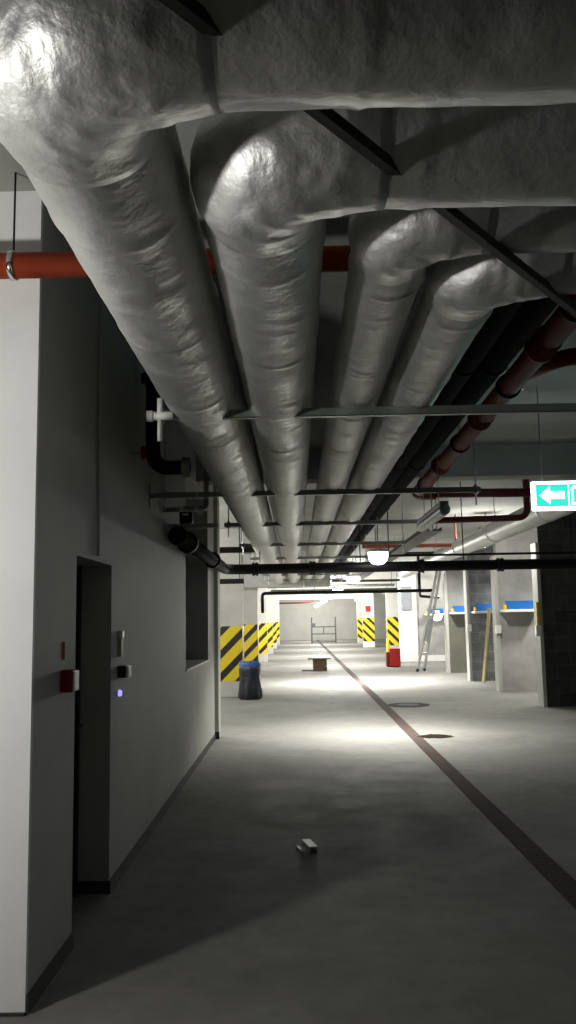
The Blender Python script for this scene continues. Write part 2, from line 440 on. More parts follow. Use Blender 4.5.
# black rubber pipes and the brown red drain on the right
for k, (x, r, lab) in enumerate(((1.08, .085, 'black rubber insulated pipe running beside the rightmost foil pipe'), (1.262, .085, 'black rubber insulated pipe running between its twin and the brown red drain'))):
    t = thing('black_pipe', lab, 'insulated pipe', (x, 2, 3.24), 'black rubber pipes')
    bm = tube(bmesh.new(), [(x, 1.2 + .25 * q, 3.24) for q in range(90)], r, 28, True, lambda s, a, p: .085 + .004 * noise.noise(p * 5))
    obj('pipe_run', bm, 'rubber', t, True)
    for y in (5.2, 8.6, 12.0):
        obj('joint_band', clamp_ring(x, y, 3.24, r + .002, 'y', .02, .005), 'rubber', t, True)
t = thing('drain_pipe', 'brown red drain pipe with clamps running along the right side of the ceiling', 'drain pipe', (1.45, 5, 3.2))
path = bend([(1.47, 1.6, 3.27), (1.44, 9.9, 3.1), (3.1, 9.95, 3.08)], .16)
bm = bmesh.new(); tube(bm, [Vector((1.47, 1.6, 3.27)).lerp(Vector((1.44, 9.9, 3.1)), k / 40) for k in range(40)], .072, 28)
obj('pipe_run', bm, 'rust_pipe', t, True)
obj('elbow', T((bend([(1.44, 9.68, 3.105), (1.44, 9.92, 3.1), (1.66, 9.92, 3.1)], .1), .074), n=24), 'dark_red', t, True)
obj('cross_run', T(([(1.64, 9.92, 3.1), (2.8, 9.92, 3.09)], .052), n=24), 'dark_red', t, True)
for y in (4.75, 6.4, 8.2):
    z = 3.27 - .17 * (y - 1.6) / 8.3
    bm = lathe(bmesh.new(), [(.073, -.09), (.085, -.085), (.085, .05), (.094, .055), (.094, .085), (.073, .09)], (1.465 - .03 * (y - 1.6) / 8.3, y, z), 28, 'y')
    obj('socket_collar', bm, 'rust_pipe', t, True)
obj('branch', T((bend([(1.46, 5.3, 3.18), (1.62, 4.95, 3.18), (2.6, 4.72, 3.2)], .08), .052), n=24), 'rust_pipe', t, True)
for y in (4.2, 5.6, 7.3, 9.3):
    z = 3.27 - .17 * (y - 1.6) / 8.3; x = 1.47 - .03 * (y - 1.6) / 8.3
    k = thing('pipe_clamp', {4.2: 'steel clamp nearest the camera on the brown red drain pipe', 5.6: 'steel clamp just past the branch of the brown red drain pipe', 7.3: 'steel clamp near the middle of the brown red drain pipe', 9.3: 'steel clamp next to the far elbow of the brown red drain pipe'}[y], 'pipe clamp', (x, y, z), 'clamps on the drain pipe')
    bm = clamp_ring(x, y, z, .074, 'y', .016, .012); obj('ring', bm, 'black', k, True)
    obj('bolt', T(([(x + .09, y, z - .02), (x + .09, y, z + .02)], .012), n=8), 'chrome', k)
    obj('hanger_rod', T(([(x, y, z + .086), (x, y, CEIL)], .006), n=8), 'galv', k)
t = thing('sprinkler_pipe', 'slim dark red pipe with an upturned end below the brown red drain', 'pipe', (2.3, 11, 2.92))
obj('pipe_run', T((bend([(1.72, 11.0, 2.9), (3.02, 11.0, 2.92), (3.02, 11.0, 3.2), (3.02, 11.0, CEIL)], .13), .042), n=20), 'dark_red', t, True)
tag(obj('sprinkler_pipe', T(([(1.35, 17.2, 3.1), (3.25, 17.2, 3.1)], .04), ([(3.25, 17.2, 3.1), (3.25, 17.2, CEIL)], .02), ([(1.38, 17.2, 3.1), (1.38, 17.2, CEIL)], .012), n=16), 'pale_red'),
    'pale red pipe crossing the bright ceiling behind the first lit lamp', 'pipe')
tag(obj('sprinkler_pipe', T(([(-2.2, 66, 2.95), (1.3, 66, 2.95)], .06), ([(-2.1, 66, 2.95), (-2.1, 66, CEIL)], .02), ([(1.2, 66, 2.95), (1.2, 66, CEIL)], .02), n=12), 'dark_red'),
    'dark red pipe high in front of the far end wall', 'pipe')

# bright ventilation duct on the right, running away
t = thing('ventilation_duct', 'long bright round duct under the ceiling beside the dark block wall', 'duct', (3.3, 4, 3.03))
bm = tube(bmesh.new(), [(3.3, 3.5 + .5 * k, 3.03) for k in range(46)], .165, 40)
obj('duct_run', bm, 'duct', t, True)
for y in (8, 11, 14, 17, 20):
    obj('joint_band', clamp_ring(3.3, y, 3.03, .166, 'y', .02, .006), 'duct', t, True)
    obj('hanger_rod', T(([(3.3, y, 3.2), (3.3, y, CEIL)], .006), n=8), 'galv', t)

# thick black cross pipe
t = thing('sprinkler_main', 'thick black pipe crossing the whole width below the foil pipes', 'pipe', (1.5, 12.95, 2.43))
obj('pipe_run', T((bend([(-1.07, 7.7, 2.43), (-1.07, 12.95, 2.43), (8.58, 12.95, 2.43)], .28, 10), .078), n=28), 'black', t, True)
for x in (-.62, .25, 1.9, 3.1, 5.2):
    bm = lathe(bmesh.new(), [(.08, -.05), (.105, -.045), (.105, -.02), (.095, -.01), (.095, .01), (.105, .02), (.105, .045), (.08, .05)], (x, 12.95, 2.43), 28, 'x')
    obj('coupling', bm, 'black', t)
for y in (8.4, 10.9):
    obj('coupling', lathe(bmesh.new(), [(.08, -.05), (.105, -.045), (.105, .045), (.08, .05)], (-1.07, y, 2.43), 28, 'y'), 'black', t)
bm = lathe(bmesh.new(), [(.04, -.03), (.085, -.025), (.09, -.01), (.07, .0), (.07, .05)], (-1.07, 7.7, 2.43), 24, 'y'); obj('end_flange', bm, 'black', t)
for x in (-.55, .98, 2.55, 4.2):
    obj('hanger_rod', T(([(x, 12.95, 2.5), (x, 12.95, CEIL)], .008), n=8), 'black', t)
tag(obj('thin_pipe', T(([(1.35, 12.8, 2.585), (4.4, 12.8, 2.585)], .018), ([(1.4, 12.8, 2.585), (1.4, 12.8, CEIL)], .008), ([(4.3, 12.8, 2.585), (4.3, 12.8, CEIL)], .008), n=10), 'black'),
    'thin black pipe just above the thick black cross pipe', 'pipe')
tag(obj('branch_pipe', T((bend([(-1.6, 15, 2.90), (-.62, 15, 2.90), (-.62, 15, CEIL)], .08), .055), ([(-1.5, 15, 2.9), (-1.5, 15, CEIL)], .01), n=16), 'black'),
    'short black pipe seen left of the foil pipes above the striped column', 'pipe')
tag(obj('branch_pipe', T(([(-1.75, 16.6, 2.42), (-1.02, 16.6, 2.42)], .05), ([(-1.6, 16.6, 2.42), (-1.6, 16.6, CEIL)], .01), ([(-1.1, 16.6, 2.42), (-1.1, 16.6, CEIL)], .01), n=16), 'black'),
    'short black pipe just above the nearest striped column', 'pipe')
t = thing('sprinkler_main', 'second black cross pipe, farther off, above the lit floor', 'pipe', (1, 28.5, 2.45))
obj('pipe_run', T((bend([(-1.14, 28.5, 1.9), (-1.14, 28.5, 2.55), (4.6, 28.5, 2.55)], .12), .055), n=20), 'black', t, True)
obj('drop_pipe', T(([(4.1, 28.5, 2.55), (4.1, 28.5, 3.1), (4.1, 28.5, CEIL)], .05), n=16), 'black', t)
obj('hanger_rod', T(([(.6, 28.5, 2.55), (.6, 28.5, CEIL)], .01), n=8), 'black', t)

# pipework in the dark upper left corner
VX = -1.06; VY = 6.28
t = thing('riser_pipe', 'black pipe with flange and elbow high on the dark left wall', 'pipe', (VX, VY, 2.8))
obj('pipe_run', T((bend([(VX, VY, CEIL), (VX, VY, 2.84), (-.30, VY, 2.84 - .25), ], .15) if False else bend([(VX, VY, CEIL - .001), (VX, VY, 2.80), (-.78, VY, 2.80)], .13), .055), n=24), 'black', t, True)
obj('flange', lathe(bmesh.new(), [(.055, 3.46), (.095, 3.46), (.095, 3.52), (.055, 3.52)], (VX, VY, 0), 24), 'black', t)
bm = lathe(bmesh.new(), [(.056, -.04), (.078, -.04), (.078, .02), (.056, .02)], (-.80, VY, 2.80), 24, 'x'); obj('end_flange', bm, 'galv', t)
t = thing('shutoff_valve', 'small dark red hand wheel valve on the wall beside the black riser pipe', 'valve', (WX, 6.12, 2.88))
bm = lathe(bmesh.new(), [(.03, .085), (.045, .075), (.052, .085), (.052, .10), (.03, .105)], (WX, 6.1, 2.88), 20, 'x'); obj('wheel', bm, 'darkred_box', t, True)
obj('stem', T(([(WX, 6.1, 2.88), (WX + .095, 6.1, 2.88)], .012), n=10), 'galv', t)
t = thing('valve_group', 'small galvanised valve with two bright levers under the ceiling at left', 'valve', (-.93, 7.6, 2.6))
bm = T((bend([(WX, 7.62, 2.66), (-.95, 7.62, 2.66), (-.80, 7.62, 2.66), (-.80, 7.62, 2.9), (-.80, 7.62, CEIL)], .05), .022), n=14); obj('pipework', bm, 'galv', t, True)
for x in (-1.0, -.87):
    bm = B((x - .012, x + .04, 7.56, 7.59, 2.60, 2.615)); lathe(bm, [(.026, -.04), (.03, 0), (.026, .04)], (x, 7.62, 2.66), 14, 'x')
    obj('lever', bm, 'chrome', t)
t = thing('wall_bracket', 'steel bracket with black block on the left wall below the valve', 'bracket', (WX, 7.9, 2.52))
obj('channel', B((WX, -.72, 7.88, 7.92, 2.52, 2.56)), 'galv', t)
obj('block', B((-1.08, -.96, 7.86, 7.94, 2.561, 2.70)), 'black', t, bevel=.01)
t = thing('wall_bracket', 'steel bracket on the left wall level with the second strut hanger', 'bracket', (WX, 6.9, 2.74))
obj('channel', B((WX, -.80, 6.88, 6.92, 2.66, 2.70)), 'galv', t)
obj('gusset', B((WX, WX + .01, 6.86, 6.94, 2.58, 2.78)), 'galv', t)

# ------------------------------------------------------------------ lamps
def lamp(x, y, z, power, label, size=.17, down=True):
    root = thing('bulkhead_lamp', label, 'ceiling lamp', (x, y, z), 'round lamps')
    bm = lathe(bmesh.new(), [(size * .55, .10), (size, .085), (size * 1.04, .05), (size * 1.0, .045)], (x, y, z), 32); obj('housing', bm, 'white_plastic', root, True)
    bm = lathe(bmesh.new(), [(size * .98, .045), (size * .97, -.02), (size * .85, -.08), (size * .55, -.125), (.01, -.14)], (x, y, z), 32); obj('diffuser', bm, 'lamp_on', root, True)
    obj('stem', T(([(x, y, z + .1), (x, y, CEIL)], .008), n=8), 'galv', root)
    if down:      # ceiling bulkhead: opaque housing, light leaves through the downward diffuser
        ld = bpy.data.lights.new('lamp_light', 'AREA'); ld.shape = 'DISK'; ld.size = size * 1.7; ld.spread = math.radians(132 if z < 3.3 else 178)
    else:
        ld = bpy.data.lights.new('lamp_light', 'POINT'); ld.shadow_soft_size = .12
    ld.energy = power; ld.color = (1, .985, .93)
    lo = bpy.data.objects.new('lamp_light', ld); COL.objects.link(lo); lo.location = (0, 0, -.27); lo.parent = root
    return root
for k, y in enumerate((12.6, 22.6, 31.0, 39.0, 47.5, 57.0, 65.5)):
    lamp(1.5 if k else 1.22, y, 2.72 if k else 2.58, (135, 380, 850, 1000, 1000, 1000, 900)[k], ['nearest', 'second', 'third', 'fourth', 'fifth', 'sixth', 'farthest'][k] + ' lit round lamp of the row hanging above the driving lane', .19 if k else .15, down=(k < 2))
lamp(-4.5, 20.5, 3.0, 500, 'round lamp in the left parking row behind the striped columns', down=False)
lamp(-4.5, 34, 3.0, 500, 'round lamp farther along the left parking row', down=False)
lamp(6.0, 17.9, 3.2, 55, 'round lamp in the first bay behind the dark block wall')
lamp(5.9, 21.95, 3.2, 30, 'round lamp in the second bay, with the wooden plank')
lamp(5.9, 25.5, 3.2, 30, 'round lamp in the third bay, behind the painted olive shade')
lamp(5.6, 31.0, 3.1, 210, 'round lamp above the open bay behind the ladder', down=False)
lamp(3.82, 17.0, 3.22, 130, 'added lamp, unseen behind the bright round duct, lifting the right floor and ceiling', .13, down=False)  # unseen lamp, added to brighten the right-hand floor and ceiling
lamp(3.9, 24.0, 3.3, 150, 'added lamp, unseen beside the duct end, brightening the floor before the third bay wall', .15)  # hidden extra lamp, added to even out the far floor
lamp(-3.6, 15.2, 3.1, 330, 'added lamp, unseen round the corner of the grey wall, to light the nearest striped column', down=False)  # unseen lamp put in to brighten the column's front face
# site floodlight on a tripod, left of the frame, aimed at the wall end and the bends
t = thing('work_light', 'site floodlight on a tripod left of the camera, aimed at the white wall end', 'work light', (-2.95, 1.75, 0))
FL = Vector((-2.95, 1.75, 1.85)); fd = Vector((.55, .75, .32)).normalized()
q = fd.to_track_quat('-Z', 'Y').to_matrix()
bm = bmesh.new(); vv = box(bm, -.14, .14, -.10, .10, .005, .10)
for v in vv: v.co = FL + q @ v.co
obj('lamp_housing', bm, 'yellow', t, bevel=.01)
bm = bmesh.new(); vv = box(bm, -.12, .12, -.08, .08, -.001, .0045)
for v in vv: v.co = FL + q @ v.co
obj('lamp_glass', bm, 'lamp_on', t)
obj('pole', T(([(-2.95, 1.75, .5), FL - fd * .10 + Vector((0, 0, -.02))], .014), n=12), 'steel_grey', t)
for k in range(3):
    an = 2 * PI * k / 3 + .3
    obj('leg', T(([(-2.95, 1.75, .8), (-2.95 + .45 * math.cos(an), 1.75 + .45 * math.sin(an), .012)], .011), n=10), 'steel_grey', t)
ld = bpy.data.lights.new('flood', 'AREA'); ld.shape = 'RECTANGLE'; ld.size = .24; ld.size_y = .16; ld.energy = 56; ld.color = (1, .985, .95)
lo = bpy.data.objects.new('flood', ld); COL.objects.link(lo); lo.parent = t; lo.location = (FL + fd * .012) - t.location; lo.rotation_euler = q.to_euler()
# wall lamp shining between ladder and bays
t = thing('wall_lamp', 'small bright round lamp seen between the ladder and the painted olive shade', 'wall lamp', (5.35, 32.0, 1.6))
bm = lathe(bmesh.new(), [(.03, -.10), (.15, -.08), (.19, -.03), (.19, 0)], (5.35, 32.75, 1.72), 24, 'y'); obj('diffuser', bm, 'lamp_on', t, True)
bm = lathe(bmesh.new(), [(.2, 0), (.2, .05)], (5.35, 32.75, 1.72), 24, 'y'); obj('housing', bm, 'white_plastic', t)
# unlit batten
t = thing('tube_light', 'unlit greenish tube fixture hanging along the lane, right of the black pipes', 'tube light', (1.33, 8.2, 2.6))
bm = tube(bmesh.new(), [(1.33, 7.45 + .05 * k, 2.6) for k in range(32)], .05, 20, True, lambda s, a, p: .05 if .05 < s < 1.5 else .042); obj('diffuser', bm, 'lamp_off', t, True)
obj('housing', B((1.29, 1.37, 7.5, 8.95, 2.63, 2.68)), 'steel_grey', t, bevel=.01)
for y in (7.8, 8.7): obj('chain', T(([(1.33, y, 2.67), (1.33, y, CEIL)], .004), n=6), 'galv', t)
# cool tube lamp far to the right of the camera (its blue rim shows on the foil)
t = thing('tube_light', 'cool white tube fixture beyond the right edge of the frame', 'tube light', (6.9, 5.2, 3.2))
obj('housing', B((6.85, 6.95, 4.0, 6.4, 3.26, 3.32)), 'white_plastic', t)
obj('diffuser', T(([(6.9, 4.05, 3.23), (6.9, 6.35, 3.23)], .035), n=14), emit('cool_tube', (.5, .75, 1), 5), t)
for y in (4.4, 6.0): obj('chain', T(([(6.9, y, 3.3), (6.9, y, CEIL)], .004), n=6), 'galv', t)
ld = bpy.data.lights.new('tube_glow', 'AREA'); ld.shape = 'RECTANGLE'; ld.size = .12; ld.size_y = 2.3; ld.energy = 3; ld.color = (.5, .76, 1)
lo = bpy.data.objects.new('tube_glow', ld); COL.objects.link(lo); lo.parent = t; lo.location = (0, 0, -.02); lo.rotation_euler = (0, math.radians(50), 0)

# exit sign with arrow and running figure
SX, SY, SZ = 2.13, 7.55, 2.585
t = thing('exit_sign', 'lit green exit sign with a white arrow at the right edge', 'exit sign', (SX, SY, SZ))
obj('case', B((SX, SX + .66, SY, SY + .06, SZ, SZ + .26)), 'sign_white', t, bevel=.008)
obj('green_face', B((SX + .028, SX + .315, SY - .006, SY - .0005, SZ + .03, SZ + .232), (SX + .325, SX + .632, SY - .006, SY - .0005, SZ + .03, SZ + .232)), 'green_on', t)
bm = bmesh.new()   # left pointing arrow
ar = [(.06, .131), (.15, .21), (.15, .165), (.28, .165), (.28, .10), (.15, .10), (.15, .055)]
f1 = [bm.verts.new((SX + x, SY - .010, SZ + z)) for x, z in ar]; f2 = [bm.verts.new((SX + x, SY - .0065, SZ + z)) for x, z in ar]
bm.faces.new(f1); bm.faces.new(f2[::-1])
for k in range(7): bm.faces.new((f1[k], f2[k], f2[(k + 1) % 7], f1[(k + 1) % 7]))
obj('arrow', bm, 'sign_white', t)
bm = bmesh.new()   # doorway and running figure
box(bm, SX + .345, SX + .46, SY - .010, SY - .0065, SZ + .045, SZ + .06)
box(bm, SX + .345, SX + .36, SY - .010, SY - .0065, SZ + .06, SZ + .2); box(bm, SX + .36, SX + .50, SY - .010, SY - .0065, SZ + .19, SZ + .215)
obj('doorway', bm, 'sign_white', t)
bm = lathe(bmesh.new(), [(.017, -.0095), (.017, -.0065)], (SX + .50, SY, SZ + .165), 14, 'y')
for p, q in (((.49, .15), (.53, .10)), ((.53, .10), (.50, .06)), ((.53, .10), (.58, .06)), ((.50, .15), (.46, .12)), ((.51, .14), (.56, .13))):
    d_ = Vector((q[0] - p[0], 0, q[1] - p[1])); n_ = Vector((-d_.z, 0, d_.x)).normalized() * .010
    P_ = Vector((SX + p[0], SY - .008, SZ + p[1])); Q_ = P_ + d_
    vs = [bm.verts.new(w + Vector((0, yy, 0))) for yy in (-.0015, .0015) for w in (P_ - n_, P_ + n_, Q_ + n_, Q_ - n_)]
    for c in ((0, 1, 2, 3), (7, 6, 5, 4), (0, 4, 5, 1), (1, 5, 6, 2), (2, 6, 7, 3), (3, 7, 4, 0)): bm.faces.new([vs[k] for k in c])
obj('running_figure', bm, 'sign_white', t)
for x in (.1, .56): obj('hanger_rod', T(([(SX + x, SY + .03, SZ + .26), (SX + x, SY + .03, CEIL)], .005), n=8), 'galv', t)
t = thing('exit_sign', 'small cyan glowing sign far down the lane beside the lamps', 'exit sign', (2.62, 38, 2.5))
obj('case', B((2.6, 3.3, 38.05, 38.1, 2.42, 2.66)), 'white_plastic', t)
obj('lit_face', B((2.62, 3.28, 38.03, 38.0495, 2.44, 2.64)), 'far_sign', t)
obj('hanger_rod', T(([(2.95, 38.07, 2.66), (2.95, 38.07, CEIL)], .012), n=8), 'galv', t)

# cable trays and small services that clutter the far ceiling
def tray(x, y0, y1, z, w, label):
    t = thing('cable_tray', label, 'cable tray', (x, y0, z), 'cable trays')
    bm = bmesh.new(); box(bm, x - w, x + w, y0, y1, z, z + .006); box(bm, x - w, x - w + .006, y0, y1, z, z + .06); box(bm, x + w - .006, x + w, y0, y1, z, z + .06)
    obj('tray', bm, 'cast', t)
    obj('cable', T(([(x - w * .4, y0, z + .022), (x - w * .4, y1, z + .022)], .014), n=8), 'black_plastic', t)
    obj('cable', T(([(x + w * .3, y0, z + .022), (x + w * .3, y1, z + .022)], .014), n=8), 'black_plastic', t)
    y = y0 + .5
    while y < y1:
        obj('hanger_rod', T(([(x + w - .003, y, z + .02), (x + w - .003, y, CEIL)], .008), n=6), 'galv', t); y += 6
tray(2.15, 13.3, 33.5, 3.0, .15, 'dark cable tray running away above the row of lit lamps, right of them')
tray(1.0, 26.0, 33.5, 2.95, .2, 'dark cable tray beyond the end of the foil pipes')
for k, (y, z, x0, x1) in enumerate(((19.6, 3.12, 1.75, 4.35), (30.5, 3.0, -1.1, 3.7), (32.2, 2.9, -1.1, 3.7), (36.5, 2.9, -1.1, 4.4), (40.5, 2.95, -1.1, 4.4))):
    tag(obj('cross_pipe', T(([(x0, y, z), (x1, y, z)], .045), ([(x0 + .1, y, z), (x0 + .1, y, CEIL)], .01), ([(x1 - .1, y, z), (x1 - .1, y, CEIL)], .01), n=12), 'cast'),
        ['nearest', 'second', 'third', 'fourth', 'farthest'][k] + ' of the dark grey cross pipes under the far ceiling', 'pipe', 'dark grey cross pipes')
# ------------------------------------------------------------------ columns
def column(x0, x1, y0, y1, z_haz, mat, haz, label, z1=CEIL, group=None):
    root = thing('column', label, 'column', ((x0 + x1) / 2, (y0 + y1) / 2, 0), group)
    obj('shaft', B((x0, x1, y0, y1, 0, z1)), mat, root, bevel=.012)
    e = .004; lo, hi = z_haz
    bm = bmesh.new()
    for bx in ((x0 - e, x1 + e, y0 - e, y0 - .0005), (x0 - e, x1 + e, y1 + .0005, y1 + e), (x0 - e, x0 - .0005, y0, y1), (x1 + .0005, x1 + e, y0, y1)):
        box(bm, *bx, lo, hi)
    obj('warning_stripes', bm, haz, root)
    return root
for k, y in enumerate((18.95, 26.4, 34.4, 42.4, 50.4, 58.4)):
    column(-1.82, -1.215, y, y + .55, (.34, 1.54), 'concrete', 'haz_r', ['nearest', 'second', 'third', 'fourth', 'fifth', 'farthest'][k] + ' column of the left row, with rising yellow and black stripes', group='left row columns')
column(4.42, 5.0, 42, 42.6, (.34, 1.72), 'concrete', 'haz_f', 'grey column with falling stripes behind the red cabinet')
column(3.85, 4.5, 50, 50.6, (.34, 1.72), 'white_paint', 'haz_f', 'white column with a small red sign above its yellow stripes')
column(4.1, 4.9, 58, 58.6, (.34, 1.72), 'concrete', 'haz_f', 'farthest right column, grey, left of the white striped one')
tag(obj('fire_sign', B((4.0, 4.3, 49.975, 49.994, 2.05, 2.4)), 'red'), 'small red square sign on the far white striped column', 'sign')
# far lintel beams
for k, y in enumerate((34.4, 42.4, 50.4, 58.4)):
    struct('trim_%d' % (k + 2), B((-8, 8.6, y + .1, y + .45, 3.05, CEIL)), 'concrete')
struct('trim_10', B((XL, XR, 10.15, 10.45, 3.335, CEIL)), 'ceiling')  # beam added to keep lamp spill off the near ceiling
# white cross duct where the foil pipes end
t = thing('cross_duct', 'white rectangular duct crossing where the foil pipes end', 'duct', (0, 25.3, 2.62))
M['greyduct'] = mottled('grey_duct_sheet', (.36, .36, .35), (.44, .44, .42), 2, .5, .2)
obj('duct_run', B((-3.5, 1.0, 25.0, 25.5, 2.62, 3.2)), 'greyduct', t, bevel=.01)
obj('duct_flange', B((-1.6, -1.56, 24.97, 25.53, 2.59, 3.23), (.2, .24, 24.97, 25.53, 2.59, 3.23)), 'duct', t)
obj('hanger_rod', T(([(-.5, 25.25, 3.2), (-.5, 25.25, CEIL)], .01), ([(-3.2, 25.25, 3.2), (-3.2, 25.25, CEIL)], .01), n=8), 'galv', t)

# ------------------------------------------------------------------ right hand bays
struct('wall_bay_1', B((4.52, XR, 15.85, 16.09, 0, CEIL)), 'block_dark')
struct('wall_bay_2', B((4.50, XR, 19.12, 19.36, 0, CEIL)), 'bay_concrete')
struct('wall_bay_3', B((4.52, XR, 22.45, 22.69, 0, CEIL)), 'block_grey')
struct('wall_bay_4', B((4.58, XR, 26.0, 26.24, 0, CEIL)), 'bay_concrete')
struct('trim_6', B((4.455, 4.52, 15.80, 16.14, 0, 3.0)), 'wall_paint')
struct('trim_7', B((4.42, 4.50, 19.07, 19.41, 0, 3.0)), 'wall_paint')
struct('trim_8', B((4.45, 4.52, 22.4, 22.74, 0, 3.0)), 'wall_paint')
struct('trim_9', B((4.50, 4.58, 25.95, 26.29, 0, 3.0)), 'concrete')
def shelf(x0, x1, y, dep, label):
    """white board on brackets fixed to the wall face at y, blue board leaning on it, yellow end clips"""
    root = thing('wall_shelf', label, 'shelf', ((x0 + x1) / 2, y, 1.72), 'white and blue shelves in the bays')
    obj('shelf_board', B((x0, x1, y - dep, y - .001, 1.74, 1.80)), 'white_board', root, bevel=.006)
    bm = bmesh.new()
    pr_ = [(y - dep + .06, 1.80), (y - dep + .10, 1.80), (y - .02, 1.98), (y - .06, 1.99)]
    a_ = [bm.verts.new((x0 + .12, p, q)) for p, q in pr_]; b2 = [bm.verts.new((x1 - .02, p, q)) for p, q in pr_]
    bm.faces.new(a_); bm.faces.new(b2[::-1])
    for k in range(4): bm.faces.new((a_[k], a_[(k + 1) % 4], b2[(k + 1) % 4], b2[k]))
    obj('blue_board', bm, 'blue', root)
    for x in (x0, x1 - .05):
        obj('end_clip', B((x, x + .05, y - dep - .01, y - dep + .10, 1.80, 1.90)), 'yellow', root, bevel=.01)
shelf(4.52, 5.35, 19.12, .45, 'white shelf with blue board on the pale concrete bay wall, nearest of the row')
shelf(4.54, 5.4, 22.45, .55, 'white shelf with blue board on the grey block bay wall')
shelf(4.60, 5.4, 26.0, .55, 'white shelf with blue board over the olive shade painted on the lower wall')
shelf(4.9, 5.9, 33.0, .5, 'white shelf with blue board farthest away, behind the ladder')
tag(obj('shelf_shade_sheet', B((4.585, 8.5, 25.9, 25.995, 0, 1.73)), 'olive'), 'dark olive sheet painting the shelf shade on the lower third bay wall', 'panel')  # shelf shade put into the colour of a thin sheet
t = thing('junction_box', 'pale box with yellow strip on the edge of the dark block wall', 'junction box', (4.40, 15.7, 1.2))
obj('box_body', B((4.36, 4.46, 15.70, 15.799, 1.28, 1.48)), 'white_plastic', t, bevel=.01)
obj('strip', B((4.40, 4.45, 15.77, 15.799, 1.48, 1.9)), 'yellow', t)
for y, x, s in ((19.07, 4.45, 'on the edge of the pale concrete bay wall'), (22.4, 4.47, 'on the edge of the grey block bay wall')):
    tag(obj('junction_box', B((x - .06, x + .06, y - .08, y - .001, 1.28, 1.46)), 'white_plastic', bevel=.01), 'small pale box ' + s, 'junction box')
tag(obj('timber_plank', (lambda bm: bm)(T(([(4.60, 21.5, .03), (4.90, 21.82, 1.86)], .045), n=4)), 'plank'), 'pale timber plank leaning against the shelf of the grey block bay', 'plank')

# white wall block and recess behind the ladder
struct('wall_recess', B((3.98, 4.62, 33.0, 33.6, 0, CEIL)), 'white_paint')
struct('wall_recess_back', B((4.62, XR, 33.05, 33.3, 0, CEIL)), 'bay_concrete')
struct('baseboard_recess', B((4.62, XR, 33.0, 33.05, 0, .22)), 'white_paint')
tag(obj('wall_cabinet', B((4.0, 4.42, 32.85, 32.999, 1.95, 2.85)), 'steel_grey', bevel=.02), 'grey box high on the white wall left of the ladder', 'cabinet')
t = thing('branch_pipe', 'black upright pipe with side arm hanging before the white wall', 'pipe', (3.98, 31, 2.3))
obj('pipe_run', T((bend([(4.42, 30.6, CEIL), (4.42, 30.6, 2.42), (5.1, 30.6, 2.36)], .06), .05), n=14), 'black', t, True)

# red cabinet, yellow post
t = thing('fire_cabinet', 'bright red box standing on the floor before the striped columns', 'fire box', (3.3, 29.6, 0))
obj('cabinet_body', B((3.15, 3.52, 29.5, 29.85, .02, .62)), 'red', t, bevel=.015)
obj('side_panel', B((3.04, 3.149, 29.52, 29.83, .02, .5)), 'darkred_box', t, bevel=.01)
obj('handle', B((3.44, 3.47, 29.475, 29.499, .25, .40)), 'black_plastic', t)
obj('foot', B((3.08, 3.48, 29.55, 29.8, 0, .021)), 'black_plastic', t)
t = thing('bollard', 'short yellow post just left of the red box', 'bollard', (3.25, 33.0, 0))
obj('post', lathe(bmesh.new(), [(.06, 0), (.06, .82), (.05, .9), (.02, .93)], (3.36, 32, 0), 16), 'yellow', t, True)
obj('base_plate', B((3.27, 3.45, 31.91, 32.09, 0, .012)), 'yellow', t)

# ladder
t = thing('ladder', 'aluminium ladder leaning up in front of the white wall', 'ladder', (3.85, 27, 0))
bt, tp = Vector((3.80, 26.8, 0)), Vector((4.48, 26.75, 3.12))
dv = tp - bt
for sgn in (-1, 1):
    bm = bmesh.new()
    o0 = Vector((sgn * .13, sgn * .16, 0)); o1 = Vector((sgn * .075, sgn * .16, 0))
    tube(bm, [bt + o0, tp + o1], .042, 4)
    st = obj('stile', bm, 'alu', t)
    tube_b = bmesh.new(); tube(tube_b, [bt + o0 + Vector((0, 0, .005)), bt + o0 + dv * .03], .045, 8); obj('rubber_foot', tube_b, 'black_plastic', st)
for k in range(1, 11):
    q = k / 11; o0 = Vector((.13 + (.075 - .13) * q, .16, 0)); c = bt + dv * q
    obj('rung', T(([c - o0, c + o0], .018), n=8), 'alu', t)
obj('slide_lock', T(([bt + dv * .30 , bt + dv * .52], .075), n=6), 'steel_grey', t)

# ------------------------------------------------------------------ floor objects
t = thing('drain_channel', 'long brown drain grating running down the floor of the lane', 'floor drain', (1.63, 30, 0))
obj('grating', B((1.56, 1.69, 2.0, 69.9, 0, .006)), 'grate', t)
obj('edge_frame', B((1.545, 1.56, 2.0, 69.9, 0, .008), (1.69, 1.705, 2.0, 69.9, 0, .008)), 'drain_edge', t)
t = thing('manhole_cover', 'round manhole cover in the bright floor right of the drain', 'manhole cover', (2.1, 16.6, 0))
obj('rim', lathe(bmesh.new(), [(.32, 0), (.40, 0), (.40, .008), (.32, .01)], (2.1, 16.6, 0), 48), 'lid_rim', t)
obj('lid', lathe(bmesh.new(), [(.315, 0), (.315, .009), (.02, .012)], (2.1, 16.6, 0), 48), 'lid', t)
bm = bmesh.new(); n = 26; random.seed(3); ring = []; top = bm.verts.new((1.9, 12.2, .03))
out = []
for k in range(n):
    a_ = 2 * PI * k / n; rr = .16 + .07 * random.random()
    out.append(bm.verts.new((1.9 + rr * 1.35 * math.cos(a_), 12.2 + rr * .9 * math.sin(a_), .001)))
    ring.append(bm.verts.new((1.9 + rr * .6 * math.cos(a_), 12.2 + rr * .5 * math.sin(a_), .012 + .016 * random.random())))
for k in range(n):
    j = (k + 1) % n; bm.faces.new((out[k], out[j], ring[j], ring[k])); bm.faces.new((ring[k], ring[j], top))
bm.faces.new(out[::-1])
